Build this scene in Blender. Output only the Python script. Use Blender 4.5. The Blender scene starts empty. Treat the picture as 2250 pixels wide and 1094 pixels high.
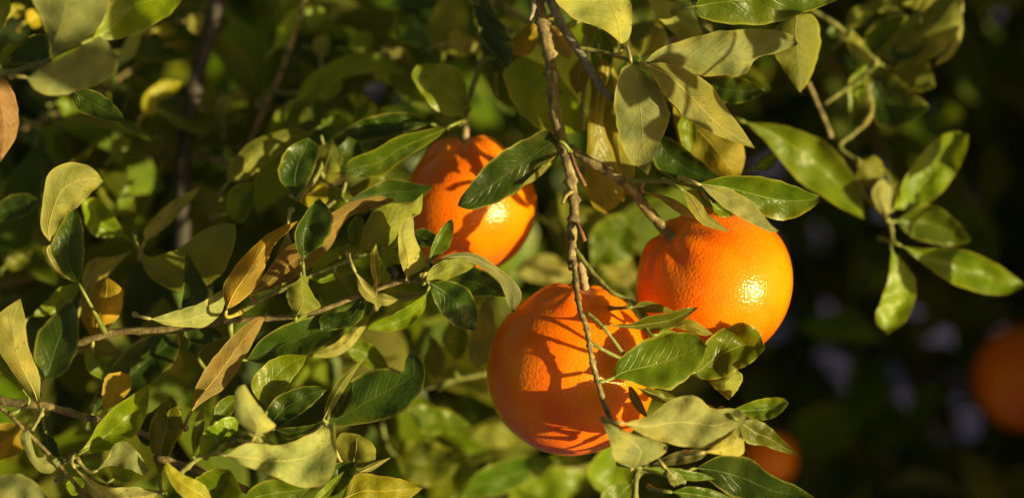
import bpy, math, random
import numpy as np
from mathutils import Vector, Matrix, noise

# ---------------------------------------------------------------- camera, sky, sun, exposure
S = bpy.context.scene
PITCH = math.radians(27.0)          # looking down into the tree
CAM = Vector((0.0, 0.0, 1.70))
LENS, SENSOR, DIST = 105.0, 36.0, 1.45
cd = bpy.data.cameras.new('camera'); cam = bpy.data.objects.new('camera', cd)
S.collection.objects.link(cam); S.camera = cam
cam.location = CAM; cam.rotation_euler = (math.radians(90) - PITCH, 0, 0)
cd.lens = LENS; cd.sensor_width = SENSOR; cd.clip_start = 0.01; cd.clip_end = 200
cd.dof.use_dof = True; cd.dof.focus_distance = 1.415; cd.dof.aperture_fstop = 3.1
RIGHT = Vector((1, 0, 0)); UP = Vector((0, math.sin(PITCH), math.cos(PITCH)))
FWD = Vector((0, math.cos(PITCH), -math.sin(PITCH)))
SUN = (RIGHT * 0.79 + UP * -0.10 - FWD * 0.60).normalized()      # towards the sun
ELEV = math.asin(SUN.z)
W = bpy.data.worlds.new('World'); S.world = W; W.use_nodes = True
wn = W.node_tree.nodes; wl = W.node_tree.links
sky = wn.new('ShaderNodeTexSky'); sky.sky_type = 'NISHITA'; sky.sun_disc = False
sky.sun_elevation = ELEV; sky.sun_rotation = math.atan2(SUN.x, SUN.y)
sky.air_density = 1.0; sky.dust_density = 2.0; sky.ozone_density = 1.0
wb = wn.new('ShaderNodeMix'); wb.data_type = 'RGBA'; wb.blend_type = 'MULTIPLY'; wb.inputs[0].default_value = 1.0
wb.inputs[7].default_value = (1.0, 0.88, 0.48, 1)        # the photograph's warm white balance
wl.new(sky.outputs[0], wb.inputs[6]); wl.new(wb.outputs[2], wn['Background'].inputs[0]); wn['Background'].inputs[1].default_value = 0.070
sd = bpy.data.lights.new('sun', 'SUN'); sd.energy = 5.0; sd.angle = math.radians(0.5); sd.color = (1.0, 0.87, 0.41)
so = bpy.data.objects.new('sun', sd); S.collection.objects.link(so)
so.rotation_euler = SUN.to_track_quat('Z', 'Y').to_euler(); so.location = SUN * 20
S.view_settings.view_transform = 'Standard'; S.view_settings.look = 'None'
S.view_settings.exposure = 0.75; S.view_settings.gamma = 1.0
S.cycles.use_denoising = True
S.cycles.max_bounces = 7; S.cycles.transparent_max_bounces = 8
random.seed(7); rng = np.random.default_rng(7)
COL = S.collection

# ---------------------------------------------------------------- helpers
KPX = SENSOR / LENS / 2250.0
def P(x, y, d):
    """photograph pixel (x, y) and depth d in cm behind the plane of the fruit -> world point"""
    z = DIST + d / 100.0
    return CAM + RIGHT * ((x - 1125) * KPX * z) + UP * ((547 - y) * KPX * z) + FWD * z
ZONES = dict(F=(0, 0, 1.0), Z1=(0, 0, 2.735), Z2=(500, 0, 2.735), Z3=(1000, 0, 2.735), Z4=(1500, 0, 2.188), Z5=(0, 330, 2.735),
             Z6=(450, 330, 2.735), Z7=(0, 694, 2.735), Z8=(450, 694, 2.735), Y1=(850, 250, 2.956), Y2=(1000, 550, 2.188),
             Y3=(1300, 350, 2.431), Y4=(1250, 650, 2.463), Y5=(1750, 400, 1.576), Y6=(950, 750, 3.18))
def pts(zone, s):
    x0, y0, k = ZONES[zone]
    out = []
    for t in s.split():
        v = [float(a) for a in t.split(',')]
        out.append((x0 + v[0] / k, y0 + v[1] / k) + tuple(v[2:]))
    return out
def spline(ps, n):
    """Catmull-Rom through ps, n+1 samples evenly spaced by arc length"""
    ps = np.array(ps, float)
    if len(ps) == 2:
        t = np.linspace(0, 1, n + 1)[:, None]; return ps[0] * (1 - t) + ps[1] * t
    q = np.vstack([2 * ps[0] - ps[1], ps, 2 * ps[-1] - ps[-2]])
    t = np.linspace(0, 1, 9)[:-1][:, None]; out = []
    for i in range(1, len(q) - 2):
        a, b, c, d = q[i - 1], q[i], q[i + 1], q[i + 2]
        out.append(0.5 * (2 * b + (c - a) * t + (2 * a - 5 * b + 4 * c - d) * t ** 2 + (3 * b - a - 3 * c + d) * t ** 3))
    out = np.vstack(out + [ps[-1:]])
    s = np.r_[0, np.cumsum(np.linalg.norm(np.diff(out, axis=0), axis=1))]
    u = np.linspace(0, s[-1], n + 1)
    return np.stack([np.interp(u, s, out[:, k]) for k in range(out.shape[1])], 1)
def link(name, me, mat, parent=None, loc=(0, 0, 0)):
    o = bpy.data.objects.new(name, me); COL.objects.link(o); o.parent = parent; o.location = loc
    if mat is not None and not me.materials: me.materials.append(mat)
    return o
def thing(name, label, cat, loc, group=None):
    o = bpy.data.objects.new(name, None); COL.objects.link(o); o.location = loc; o.empty_display_size = 0.02
    o['label'] = label; o['category'] = cat
    if group: o['group'] = group
    return o
def smooth(me):
    me.polygons.foreach_set('use_smooth', [True] * len(me.polygons))
def tube_mesh(path, radii, sides=10, rough=0.0, cap=True, name='tube'):
    path = [Vector(p) for p in path]; n = len(path); vs = []; fs = []
    t = (path[1] - path[0]).normalized(); a = t.orthogonal().normalized()
    for i in range(n):
        t = (path[min(i + 1, n - 1)] - path[max(i - 1, 0)]).normalized()
        a = (a - t * a.dot(t)).normalized(); b = t.cross(a)
        for k in range(sides):
            an = 2 * math.pi * k / sides
            r = radii[i] * (1 + rough * random.uniform(-1, 1))
            vs.append(path[i] + (a * math.cos(an) + b * math.sin(an)) * r)
    for i in range(n - 1):
        for k in range(sides):
            k2 = (k + 1) % sides
            fs.append((i * sides + k, i * sides + k2, (i + 1) * sides + k2, (i + 1) * sides + k))
    if cap:
        fs.append(tuple(range(sides))[::-1]); fs.append(tuple(range((n - 1) * sides, n * sides)))
    me = bpy.data.meshes.new(name); me.from_pydata([tuple(v) for v in vs], [], fs); smooth(me)
    return me

# ---------------------------------------------------------------- materials
def nodes(name):
    m = bpy.data.materials.new(name); m.use_nodes = True
    nt = m.node_tree; b = nt.nodes['Principled BSDF']
    return m, nt, b
def N(nt, t, **kw):
    n = nt.nodes.new(t)
    for k, v in kw.items():
        if k.startswith('i'): n.inputs[int(k[1:])].default_value = v
        else: setattr(n, k, v)
    return n
def math_(nt, op, a, b=None, clamp=False):
    n = nt.nodes.new('ShaderNodeMath'); n.operation = op; n.use_clamp = clamp
    for i, v in enumerate((a, b)):
        if v is None: continue
        if isinstance(v, (int, float)): n.inputs[i].default_value = v
        else: nt.links.new(v, n.inputs[i])
    return n.outputs[0]
def mixc(nt, f, a, b, blend='MIX'):
    n = nt.nodes.new('ShaderNodeMix'); n.data_type = 'RGBA'; n.blend_type = blend
    for s, v in ((n.inputs[0], f), (n.inputs[6], a), (n.inputs[7], b)):
        if isinstance(v, (int, float)): s.default_value = v
        elif isinstance(v, tuple): s.default_value = v + (1,) if len(v) == 3 else v
        else: nt.links.new(v, s)
    return n.outputs[2]
def ramp(nt, fac, stops, interp='LINEAR'):
    r = nt.nodes.new('ShaderNodeValToRGB'); r.color_ramp.interpolation = interp
    e = r.color_ramp.elements
    while len(e) < len(stops): e.new(0.5)
    for i, (p, c) in enumerate(stops):
        e[i].position = p; e[i].color = c + (1,) if len(c) == 3 else c
    nt.links.new(fac, r.inputs[0]); return r.outputs[0]

def leaf_material(name, top, under, margin, trans, spots=0.25, rough=0.31, tw=0.40, spotcol=(0.10, 0.05, 0.015)):
    """a two-sided citrus leaf: waxy upper face, dull paler underside, yellow margin, net of veins"""
    m, nt, b = nodes(name); L = nt.links.new
    uv = N(nt, 'ShaderNodeUVMap'); sep = N(nt, 'ShaderNodeSeparateXYZ'); L(uv.outputs[0], sep.inputs[0])
    u, v = sep.outputs[0], sep.outputs[1]
    av = math_(nt, 'ABSOLUTE', math_(nt, 'SUBTRACT', math_(nt, 'MULTIPLY', v, 2.0), 1.0))
    geo = N(nt, 'ShaderNodeNewGeometry'); bf = geo.outputs['Backfacing']
    oi = N(nt, 'ShaderNodeObjectInfo'); tc = N(nt, 'ShaderNodeTexCoord')
    n1 = N(nt, 'ShaderNodeTexNoise', noise_dimensions='4D'); n1.inputs['Scale'].default_value = 70; n1.inputs['Detail'].default_value = 4
    L(tc.outputs['Object'], n1.inputs['Vector']); L(math_(nt, 'MULTIPLY', oi.outputs['Random'], 40.0), n1.inputs['W'])
    n2 = N(nt, 'ShaderNodeTexNoise', noise_dimensions='4D'); n2.inputs['Scale'].default_value = 600; n2.inputs['Detail'].default_value = 2
    L(tc.outputs['Object'], n2.inputs['Vector']); L(math_(nt, 'MULTIPLY', oi.outputs['Random'], 17.0), n2.inputs['W'])
    # lateral veins run forward from the midrib; slightly wavy
    ph = math_(nt, 'ADD', math_(nt, 'SUBTRACT', math_(nt, 'MULTIPLY', u, 11.0), math_(nt, 'MULTIPLY', av, 2.6)), math_(nt, 'MULTIPLY', n1.outputs['Fac'], 0.9))
    fr = math_(nt, 'ABSOLUTE', math_(nt, 'SUBTRACT', math_(nt, 'FRACT', ph), 0.5))
    vein = math_(nt, 'SUBTRACT', 1.0, math_(nt, 'MULTIPLY', fr, 9.0), True)
    vein = math_(nt, 'MULTIPLY', vein, math_(nt, 'SUBTRACT', 1.05, av, True))
    rib = math_(nt, 'SUBTRACT', 1.0, math_(nt, 'MULTIPLY', av, 16.0), True)
    edge = math_(nt, 'MULTIPLY', math_(nt, 'SUBTRACT', av, 0.87), 9.0, True)
    col = mixc(nt, bf, top, under)
    blot = ramp(nt, n1.outputs['Fac'], [(0.30, (0.50, 0.58, 0.45)), (0.48, (1, 1, 1)), (0.68, (1.55, 1.32, 0.95))])
    col = mixc(nt, 0.8, col, blot, 'MULTIPLY')
    hv = N(nt, 'ShaderNodeHueSaturation'); L(col, hv.inputs['Color'])
    L(math_(nt, 'ADD', math_(nt, 'MULTIPLY', oi.outputs['Random'], 0.024), 0.488), hv.inputs['Hue'])
    L(math_(nt, 'ADD', math_(nt, 'MULTIPLY', math_(nt, 'FRACT', math_(nt, 'MULTIPLY', oi.outputs['Random'], 7.3)), 0.5), 0.78), hv.inputs['Value'])
    col = hv.outputs['Color']
    col = mixc(nt, math_(nt, 'MULTIPLY', vein, 0.05), col, margin)
    col = mixc(nt, math_(nt, 'MULTIPLY', rib, 0.20), col, margin)
    col = mixc(nt, math_(nt, 'MULTIPLY', edge, 0.75), col, margin)
    # uneven yellowing from the margin inwards, browned tips
    n3 = N(nt, 'ShaderNodeTexNoise', noise_dimensions='4D'); n3.inputs['Scale'].default_value = 32; n3.inputs['Detail'].default_value = 5; n3.inputs['Roughness'].default_value = .65
    L(tc.outputs['Object'], n3.inputs['Vector']); L(math_(nt, 'MULTIPLY', oi.outputs['Random'], 91.0), n3.inputs['W'])
    yel = math_(nt, 'MULTIPLY', math_(nt, 'SUBTRACT', math_(nt, 'ADD', n3.outputs['Fac'], math_(nt, 'MULTIPLY', math_(nt, 'MULTIPLY', av, av), 0.16)), 0.60), 5.0, True)
    col = mixc(nt, math_(nt, 'MULTIPLY', yel, 0.30), col, margin)
    tip = math_(nt, 'MULTIPLY', math_(nt, 'SUBTRACT', math_(nt, 'ADD', u, math_(nt, 'MULTIPLY', n3.outputs['Fac'], 0.30)), 1.10), 14.0, True)
    col = mixc(nt, math_(nt, 'MULTIPLY', tip, 0.55), col, (0.16, 0.085, 0.03))
    vo = N(nt, 'ShaderNodeTexVoronoi'); vo.inputs['Scale'].default_value = 260; L(tc.outputs['Object'], vo.inputs['Vector'])
    sp = math_(nt, 'MULTIPLY', math_(nt, 'LESS_THAN', vo.outputs['Distance'], 0.19), math_(nt, 'GREATER_THAN', n1.outputs['Fac'], 0.50))
    col = mixc(nt, math_(nt, 'MULTIPLY', sp, spots), col, spotcol)
    L(col, b.inputs['Base Color'])
    L(math_(nt, 'ADD', math_(nt, 'ADD', rough, math_(nt, 'MULTIPLY', bf, 0.26)), math_(nt, 'MULTIPLY', n2.outputs['Fac'], 0.12)), b.inputs['Roughness'])
    b.inputs['Specular IOR Level'].default_value = 0.35
    h = math_(nt, 'ADD', math_(nt, 'MULTIPLY', vein, -0.3), math_(nt, 'ADD', math_(nt, 'MULTIPLY', n2.outputs['Fac'], 0.35), math_(nt, 'MULTIPLY', n1.outputs['Fac'], 2.6)))
    bp = N(nt, 'ShaderNodeBump'); bp.inputs['Strength'].default_value = 0.5; bp.inputs['Distance'].default_value = 0.0014
    L(h, bp.inputs['Height']); L(bp.outputs[0], b.inputs['Normal'])
    tr = N(nt, 'ShaderNodeBsdfTranslucent'); L(mixc(nt, 0.6, trans, col), tr.inputs[0])
    mx = N(nt, 'ShaderNodeMixShader'); mx.inputs[0].default_value = tw
    L(b.outputs[0], mx.inputs[1]); L(tr.outputs[0], mx.inputs[2])
    L(mx.outputs[0], nt.nodes['Material Output'].inputs[0])
    return m
YM = (0.36, 0.34, 0.035)
LM = {
 'green':  leaf_material('leaf_green', (0.082, 0.132, 0.004), (0.20, 0.20, 0.032), YM, (0.26, 0.30, 0.01)),
 'bright': leaf_material('leaf_bright_green', (0.155, 0.220, 0.004), (0.24, 0.24, 0.032), YM, (0.36, 0.40, 0.01)),
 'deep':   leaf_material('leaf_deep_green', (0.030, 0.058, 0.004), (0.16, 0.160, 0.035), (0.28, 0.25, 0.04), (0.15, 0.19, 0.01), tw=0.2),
 'olive':  leaf_material('leaf_olive', (0.115, 0.128, 0.008), (0.19, 0.20, 0.022), YM, (0.33, 0.29, 0.01)),
 'tan':    leaf_material('leaf_tan_backed', (0.15, 0.15, 0.015), (0.275, 0.265, 0.055), (0.40, 0.33, 0.07), (0.36, 0.28, 0.02), spots=.5),
 'pale':   leaf_material('leaf_pale_backed', (0.13, 0.15, 0.02), (0.30, 0.305, 0.095), (0.40, 0.35, 0.09), (0.34, 0.32, 0.03), spots=.5),
 'grey':   leaf_material('leaf_grey_backed', (0.10, 0.13, 0.02), (0.185, 0.20, 0.065), (0.36, 0.33, 0.07), (0.26, 0.26, 0.03)),
 'yellow': leaf_material('leaf_yellow', (0.30, 0.26, 0.010), (0.28, 0.25, 0.015), (0.46, 0.33, 0.04), (0.45, 0.34, 0.01)),
 'ochre':  leaf_material('leaf_ochre', (0.38, 0.25, 0.010), (0.40, 0.26, 0.012), (0.50, 0.34, 0.04), (0.50, 0.29, 0.01)),
 'rust':   leaf_material('leaf_rust', (0.28, 0.19, 0.03), (0.31, 0.215, 0.042), (0.38, 0.27, 0.06), (0.34, 0.20, 0.02)),
 'brown':  leaf_material('leaf_brown_dry', (0.20, 0.085, 0.03), (0.215, 0.095, 0.035), (0.30, 0.16, 0.07), (0.22, 0.08, 0.02), tw=0.2),
}
def bark(name, cols, scale=260, rough=0.75):
    m, nt, b = nodes(name); L = nt.links.new
    tc = N(nt, 'ShaderNodeTexCoord')
    n1 = N(nt, 'ShaderNodeTexNoise'); n1.inputs['Scale'].default_value = scale; n1.inputs['Detail'].default_value = 6; n1.inputs['Roughness'].default_value = 0.7
    mp = N(nt, 'ShaderNodeMapping'); mp.inputs['Scale'].default_value = (1, 1, 0.35)
    L(tc.outputs['Object'], mp.inputs[0]); L(mp.outputs[0], n1.inputs['Vector'])
    L(ramp(nt, n1.outputs['Fac'], [(0.30, cols[0]), (0.48, cols[1]), (0.60, cols[2]), (0.72, cols[3])]), b.inputs['Base Color'])
    b.inputs['Roughness'].default_value = rough
    bp = N(nt, 'ShaderNodeBump'); bp.inputs['Strength'].default_value = 0.7; bp.inputs['Distance'].default_value = 0.0012
    L(n1.outputs['Fac'], bp.inputs['Height']); L(bp.outputs[0], b.inputs['Normal'])
    return m
BM = {
 'bark':  bark('bark_tan', ((0.05, 0.03, 0.035), (0.16, 0.11, 0.045), (0.30, 0.225, 0.08), (0.50, 0.42, 0.30))),
 'grey':  bark('bark_grey', ((0.07, 0.05, 0.06), (0.20, 0.16, 0.14), (0.30, 0.24, 0.20), (0.45, 0.38, 0.32))),
 'green': bark('twig_green', ((0.08, 0.09, 0.02), (0.17, 0.165, 0.035), (0.22, 0.21, 0.05), (0.36, 0.32, 0.14)), 300, 0.6),
 'dark':  bark('bark_dark', ((0.018, 0.012, 0.012), (0.035, 0.026, 0.025), (0.05, 0.038, 0.034), (0.08, 0.06, 0.052)), 120),
 'stem':  bark('fruit_stem_tan', ((0.20, 0.14, 0.08), (0.34, 0.24, 0.14), (0.42, 0.30, 0.18), (0.50, 0.38, 0.24)), 300),
 'red':   bark('twig_reddish', ((0.10, 0.04, 0.03), (0.20, 0.08, 0.05), (0.26, 0.12, 0.07), (0.35, 0.22, 0.16)), 300),
}
def petiole_mat(key):
    m, nt, b = nodes('petiole_' + key)
    c = {'green': (0.17, 0.19, 0.03), 'yellow': (0.36, 0.29, 0.05), 'pale': (0.33, 0.28, 0.09), 'rust': (0.32, 0.19, 0.07)}[key]
    tc = N(nt, 'ShaderNodeTexCoord'); n1 = N(nt, 'ShaderNodeTexNoise'); n1.inputs['Scale'].default_value = 300
    nt.links.new(tc.outputs['Object'], n1.inputs['Vector'])
    nt.links.new(ramp(nt, n1.outputs['Fac'], [(0.3, tuple(x * 0.7 for x in c)), (0.7, tuple(x * 1.2 for x in c))]), b.inputs['Base Color'])
    b.inputs['Roughness'].default_value = 0.5
    return m
PM = {k: petiole_mat(k) for k in ('green', 'yellow', 'pale', 'rust')}
PKEY = dict(green='green', bright='green', deep='green', olive='green', tan='pale', pale='pale', grey='pale', yellow='yellow', ochre='yellow', rust='rust', brown='rust')

def rib_mat(key, c):
    m, nt, b = nodes('midrib_' + key); b.inputs['Base Color'].default_value = c + (1,); b.inputs['Roughness'].default_value = 0.5
    return m
RIBM = {k: rib_mat(k, c) for k, c in dict(green=(.15, .18, .02), bright=(.22, .26, .02), deep=(.065, .085, .014), olive=(.24, .22, .04), tan=(.38, .30, .08),
        pale=(.38, .33, .11), grey=(.20, .18, .07), yellow=(.42, .33, .04), ochre=(.46, .30, .03), rust=(.36, .23, .06), brown=(.32, .15, .05)).items()}
def rind_material(name, base, dark, pale):
    m, nt, b = nodes(name); L = nt.links.new
    tc = N(nt, 'ShaderNodeTexCoord')
    n1 = N(nt, 'ShaderNodeTexNoise'); n1.inputs['Scale'].default_value = 28; n1.inputs['Detail'].default_value = 3
    n2 = N(nt, 'ShaderNodeTexNoise'); n2.inputs['Scale'].default_value = 420; n2.inputs['Detail'].default_value = 2
    vo = N(nt, 'ShaderNodeTexVoronoi'); vo.feature = 'SMOOTH_F1'; vo.inputs['Scale'].default_value = 800; vo.inputs['Smoothness'].default_value = 0.7
    for n in (n1, n2, vo): L(tc.outputs['Object'], n.inputs['Vector'])
    c = ramp(nt, n1.outputs['Fac'], [(0.32, dark), (0.50, base), (0.70, pale)])
    n4 = N(nt, 'ShaderNodeTexNoise'); n4.inputs['Scale'].default_value = 75; n4.inputs['Detail'].default_value = 6; n4.inputs['Roughness'].default_value = .7; n4.inputs['Distortion'].default_value = 1.5
    L(tc.outputs['Object'], n4.inputs['Vector'])
    c = mixc(nt, math_(nt, 'MULTIPLY', math_(nt, 'MULTIPLY', math_(nt, 'SUBTRACT', n4.outputs['Fac'], 0.655), 12.0, True), 0.55), c, (0.30, 0.10, 0.02))     # scuffs
    pore = ramp(nt, vo.outputs['Distance'], [(0.0, (0.78, 0.68, 0.5)), (0.35, (1, 1, 1))])
    c = mixc(nt, 0.6, c, pore, 'MULTIPLY')
    L(c, b.inputs['Base Color'])
    b.inputs['Roughness'].default_value = 0.22; b.inputs['Specular IOR Level'].default_value = 0.36
    b.inputs['Subsurface Weight'].default_value = 0.15; b.inputs['Subsurface Radius'].default_value = (1.0, 0.35, 0.06); b.inputs['Subsurface Scale'].default_value = 0.006
    h = math_(nt, 'ADD', math_(nt, 'MULTIPLY', vo.outputs['Distance'], 0.8), math_(nt, 'MULTIPLY', n2.outputs['Fac'], 0.6))
    bp = N(nt, 'ShaderNodeBump'); bp.inputs['Strength'].default_value = 0.42; bp.inputs['Distance'].default_value = 0.0006
    L(h, bp.inputs['Height']); L(bp.outputs[0], b.inputs['Normal'])
    return m
RIND = rind_material('orange_rind', (0.90, 0.190, 0.001), (0.83, 0.120, 0.001), (0.92, 0.250, 0.003))

# ---------------------------------------------------------------- the ground
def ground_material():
    m, nt, b = nodes('pavement_skylight_blue'); L = nt.links.new
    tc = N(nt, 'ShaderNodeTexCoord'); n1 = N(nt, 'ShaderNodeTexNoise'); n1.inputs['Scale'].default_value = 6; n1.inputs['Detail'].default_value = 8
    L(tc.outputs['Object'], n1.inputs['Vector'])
    L(ramp(nt, n1.outputs['Fac'], [(0.3, (0.07, 0.066, 0.23)), (0.7, (0.105, 0.096, 0.33))]), b.inputs['Base Color'])  # grey paving with the blue of skylit shade put into its colour
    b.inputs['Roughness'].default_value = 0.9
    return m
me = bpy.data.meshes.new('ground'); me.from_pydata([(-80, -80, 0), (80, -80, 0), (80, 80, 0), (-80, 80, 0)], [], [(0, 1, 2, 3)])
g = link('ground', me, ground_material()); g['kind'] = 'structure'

# ---------------------------------------------------------------- branches, twigs, leaves
class Branch:
    def __init__(s, name, label, cat, at, group=None):
        s.loc = P(*at); s.o = thing(name, label, cat, s.loc, group); s.nodes = []
    def twig(s, zone, spec, r0, r1, mat='bark', name='twig', rough=0.10, knobs=0.25):
        ps = pts(zone, spec); n = max(6, len(ps) * 5)
        q = spline(ps, n); path = [P(*p) for p in q]
        rad = []
        for i in range(n + 1):
            t = i / n; r = (r0 + (r1 - r0) * t) / 1000
            k = max(0.0, math.sin(t * n * 1.3 + r0 * 3)) ** 6
            rad.append(r * (1 + knobs * k))
        o = link(name, tube_mesh([p - s.loc for p in path], rad, 10, rough, True, name), BM[mat], s.o)
        s.nodes += path
        return o
    def leaf(s, zone, base, A, B, tip, d=0.0, tx=0.0, ty=0.0, mat='green', face='T', fold=None, wav=None, arch=None, dt=0.0, M=None, pet=True, tw=0.0, cr=None):
        """A and B: the two edges from base to tip, in the photograph; d: depth (cm); tx, ty: slope of the blade across and down"""
        b0, t0 = pts(zone, base)[0][:2], pts(zone, tip)[0][:2]
        NU, NV = 24, 14
        a = spline([b0] + [p[:2] for p in pts(zone, A)] + [t0], NU)
        b = spline([b0] + [p[:2] for p in pts(zone, B)] + [t0], NU)
        mid = spline([b0] + [p[:2] for p in pts(zone, M)] + [t0], NU) if M else (a + b) / 2
        for e_, q_ in ((a, 1.7), (b, 5.3)):                 # uneven margins
            for i in range(1, NU): e_[i] += (mid[i] - e_[i]) * .09 * noise.noise(Vector((i * .55, q_, b0[0] * .1)))
        cx, cy = mid.mean(0); k = KPX * (DIST + d / 100) * 100
        hw = np.linalg.norm(b - a, axis=1).max() * k / 2
        sgn = 1 if face == 'T' else -1
        if fold is None: fold = random.uniform(0.12, 0.34)
        if wav is None: wav = random.uniform(0.07, 0.18)
        if arch is None: arch = random.uniform(-.5, .5) * hw
        cup = random.uniform(-.25, .42); tw = tw or random.uniform(-.35, .35)
        if cr is None: cr = random.uniform(0.14, 0.40)
        rim = random.uniform(-0.05, 0.16); sd_ = random.uniform(0, 90)
        p1, p2, f1 = random.uniform(0, 6.3), random.uniform(0, 6.3), random.uniform(1.3, 2.4)
        wl_ = np.minimum(1, np.linalg.norm(b - a, axis=1) * k / 2 / max(hw, 1e-4))
        grid = []; uvs = []
        for i in range(NU + 1):
            u = i / NU
            for j in range(NV + 1):
                v = 2 * j / NV - 1; w = abs(v)
                e = a[i] if v < 0 else b[i]
                x, y = mid[i] * (1 - w) + e * w
                dd = d + tx * (x - cx) * k + ty * (y - cy) * k + dt * (u - 0.5)
                dd += sgn * fold * hw * wl_[i] * (1 - w ** 1.4) + arch * 4 * u * (1 - u)
                dd += tw * v * hw * (u - 0.5) * 2
                dd += wav * hw * wl_[i] * w * w * (math.sin(6.28 * f1 * u + (p1 if v < 0 else p2)) + 0.5 * math.sin(6.28 * 2.7 * f1 * u + p2 + v))
                dd -= sgn * cup * hw * wl_[i] * w * w
                dd += sgn * rim * hw * wl_[i] * w ** 5
                dd += cr * hw * wl_[i] * (noise.noise(Vector((x * k * 1.2 / max(hw, .5), y * k * 1.2 / max(hw, .5), sd_))) + .10 * noise.noise(Vector((x * k * 2.4, y * k * 2.4, sd_))))
                grid.append(P(x, y, dd)); uvs.append((u, (v + 1) / 2))
        o0 = grid[NV // 2].copy()
        fs = []
        for i in range(NU):
            for j in range(NV):
                q = i * (NV + 1) + j
                fs.append((q, q + 1, q + NV + 2, q + NV + 1))
        nv = Vector((0, 0, 0))
        for f in fs[::7]:
            p = [grid[x] for x in f]; nv += (p[2] - p[0]).cross(p[3] - p[1])
        if (nv.dot(-FWD) > 0) != (face == 'T'): fs = [f[::-1] for f in fs]
        me = bpy.data.meshes.new('leaf'); me.from_pydata([tuple(p - o0) for p in grid], [], fs); smooth(me)
        lay = me.uv_layers.new(name='UVMap')
        lay.data.foreach_set('uv', [c for f in fs for i in f for c in uvs[i]])
        lf = link('leaf', me, LM[mat], s.o, o0 - s.loc)
        # midrib: a thin raised cord on the blade
        ml = [grid[i * (NV + 1) + NV // 2] - o0 for i in range(NU)]
        n = len(ml)
        link('midrib', tube_mesh(ml, [0.00034 * (1 - 0.8 * i / n) for i in range(n)], 5, 0, False, 'midrib'), RIBM[mat], lf)
        # petiole back to the nearest twig
        if pet:
            back = (grid[NV // 2] - grid[3 * (NV + 1) + NV // 2]); back.normalize()
            tgt = None
            if s.nodes:
                tgt = min(s.nodes, key=lambda q: (q - o0).length)
                if (tgt - o0).length > 0.035 or (tgt - o0).normalized().dot(back) < -.1: tgt = None
            if tgt is None: tgt = o0 + back * 0.010 + FWD * 0.020
            c = o0 + back * min(0.008, 0.4 * (tgt - o0).length)
            pth = [o0 * (1 - t) ** 2 + c * 2 * t * (1 - t) + tgt * t * t - o0 for t in (0, .2, .4, .6, .8, 1)]
            if (tgt - o0).length > 0.001:
                link('petiole', tube_mesh(pth, [0.0007, 0.0009, 0.0009, 0.0009, 0.0011, 0.0017], 7, 0.05, True, 'petiole'), PM[PKEY[mat]], lf)
        return lf

# ================================================================ the hanging branch that carries two of the oranges
mb = Branch('fruiting_branch', 'thick tan twig hanging from the top edge carrying the two sharpest oranges', 'branch', (1174, -20, -1))
mb.twig('F', '1172,-25,-1 1185,22,-1 1196,73,-1 1208,120,-1 1212,165,-1 1219,241,-0.8 1228,285,-0.6 1240,330,-0.6 1249,366,-0.8 1255,402,-1 1261,445,-1.2 1260,475,-1.4 1256,507,-1.6 1256,554,-2 1258,590,-2.4', 3.1, 2.3, 'bark', 'stem', 0.14, 0.5)
mb.twig('F', '1258,560,-2 1263,600,-2.8 1266,634,-3.6 1274,678,-4.5 1288,719,-5 1295,756,-5.3 1302,797,-5.5 1315,842,-5.6 1327,884,-5.8 1343,925,-6.2', 1.35, 1.15, 'bark', 'twig', .14, .6)
mb.twig('F', '1250,325,-0.6 1300,358,-1 1337,379,-1.2 1374,403,-1.2 1395,424,-1 1419,457,-0.4 1440,480,.1 1462,508,-.1 1475,525,-.1', 2.3, 2.5, 'bark')
mb.twig('F', '1272,562,-2 1278,590,-1.6 1284,625,-0.6 1287,646,0', 1.7, 2.1, 'stem')
mb.twig('F', '1264,548,-2 1292,587,-2.4 1320,619,-2.8 1347,644,-3.2 1388,662,-3.4 1412,690,-4', 1.2, 1.0, 'green')
mb.twig('F', '1205,-10,0 1225,35,0 1243,70,-0.3 1270,110,-0.6 1297,153,-1 1322,193,-1.4 1352,222,-1.8', 2.4, 1.7, 'grey', 'dead_twig', 0.06, 0.15)
mb.twig('F', '1253,335,-1.2 1262,362,-2 1275,388,-2.3 1286,409,-2.4', 1.0, 0.9, 'red')
mb.twig('F', '1266,490,-1.8 1276,508,-2.3 1285,530,-2.4', 0.9, 1.1, 'red')
mb.twig('F', '1258,420,-1.3 1244,430,-1.9 1236,447,-2.2', 1.0, 0.8, 'bark')
mb.twig('F', '1170,-10,-2 1172,20,-2.2 1164,45,-2.4', 1.6, 0.8, 'grey')
mb.twig('F', '1372,398,-1.4 1420,398,-1.8 1480,400,-2.2 1540,414,-2.6', 1.1, 0.9, 'green')
mb.twig('F', '1290,686,-4.8 1325,718,-5 1350,750,-4.8 1375,780,-4.3 1420,800,-4.0', 0.9, 0.8, 'green')
mb.twig('F', '1296,752,-5.2 1325,768,-5.2 1360,785,-4.7 1410,800,-4.1', 0.9, 0.8, 'green')
mb.twig('F', '1272,104,-0.8 1310,112,-1 1345,120,-1.5 1400,140,-1.6 1420,148,-1.6', 1.1, 0.9, 'green')
mb.twig('F', '1285,185,0 1280,230,0.5 1281,285,0.6', 1.1, 1.0, 'green')
mb.twig('F', '1340,920,-6 1370,950,-6.5 1420,985,-6.5 1400,1040,-6 1395,1110,-5.5', 1.1, 1.3, 'green')
mb.twig('F', '1390,1030,-6 1450,1040,-6 1500,1060,-6', 1.0, 0.8, 'green')
L = mb.leaf
L('Z3', '1000,268', '940,215 860,165 700,105 610,0 680,-120', '1045,230 1066,120 1050,-10 950,-130', '800,-190', d=-2, tx=.35, ty=-.1, mat='tan', face='U', M='985,180 950,60 890,-60')
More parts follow.
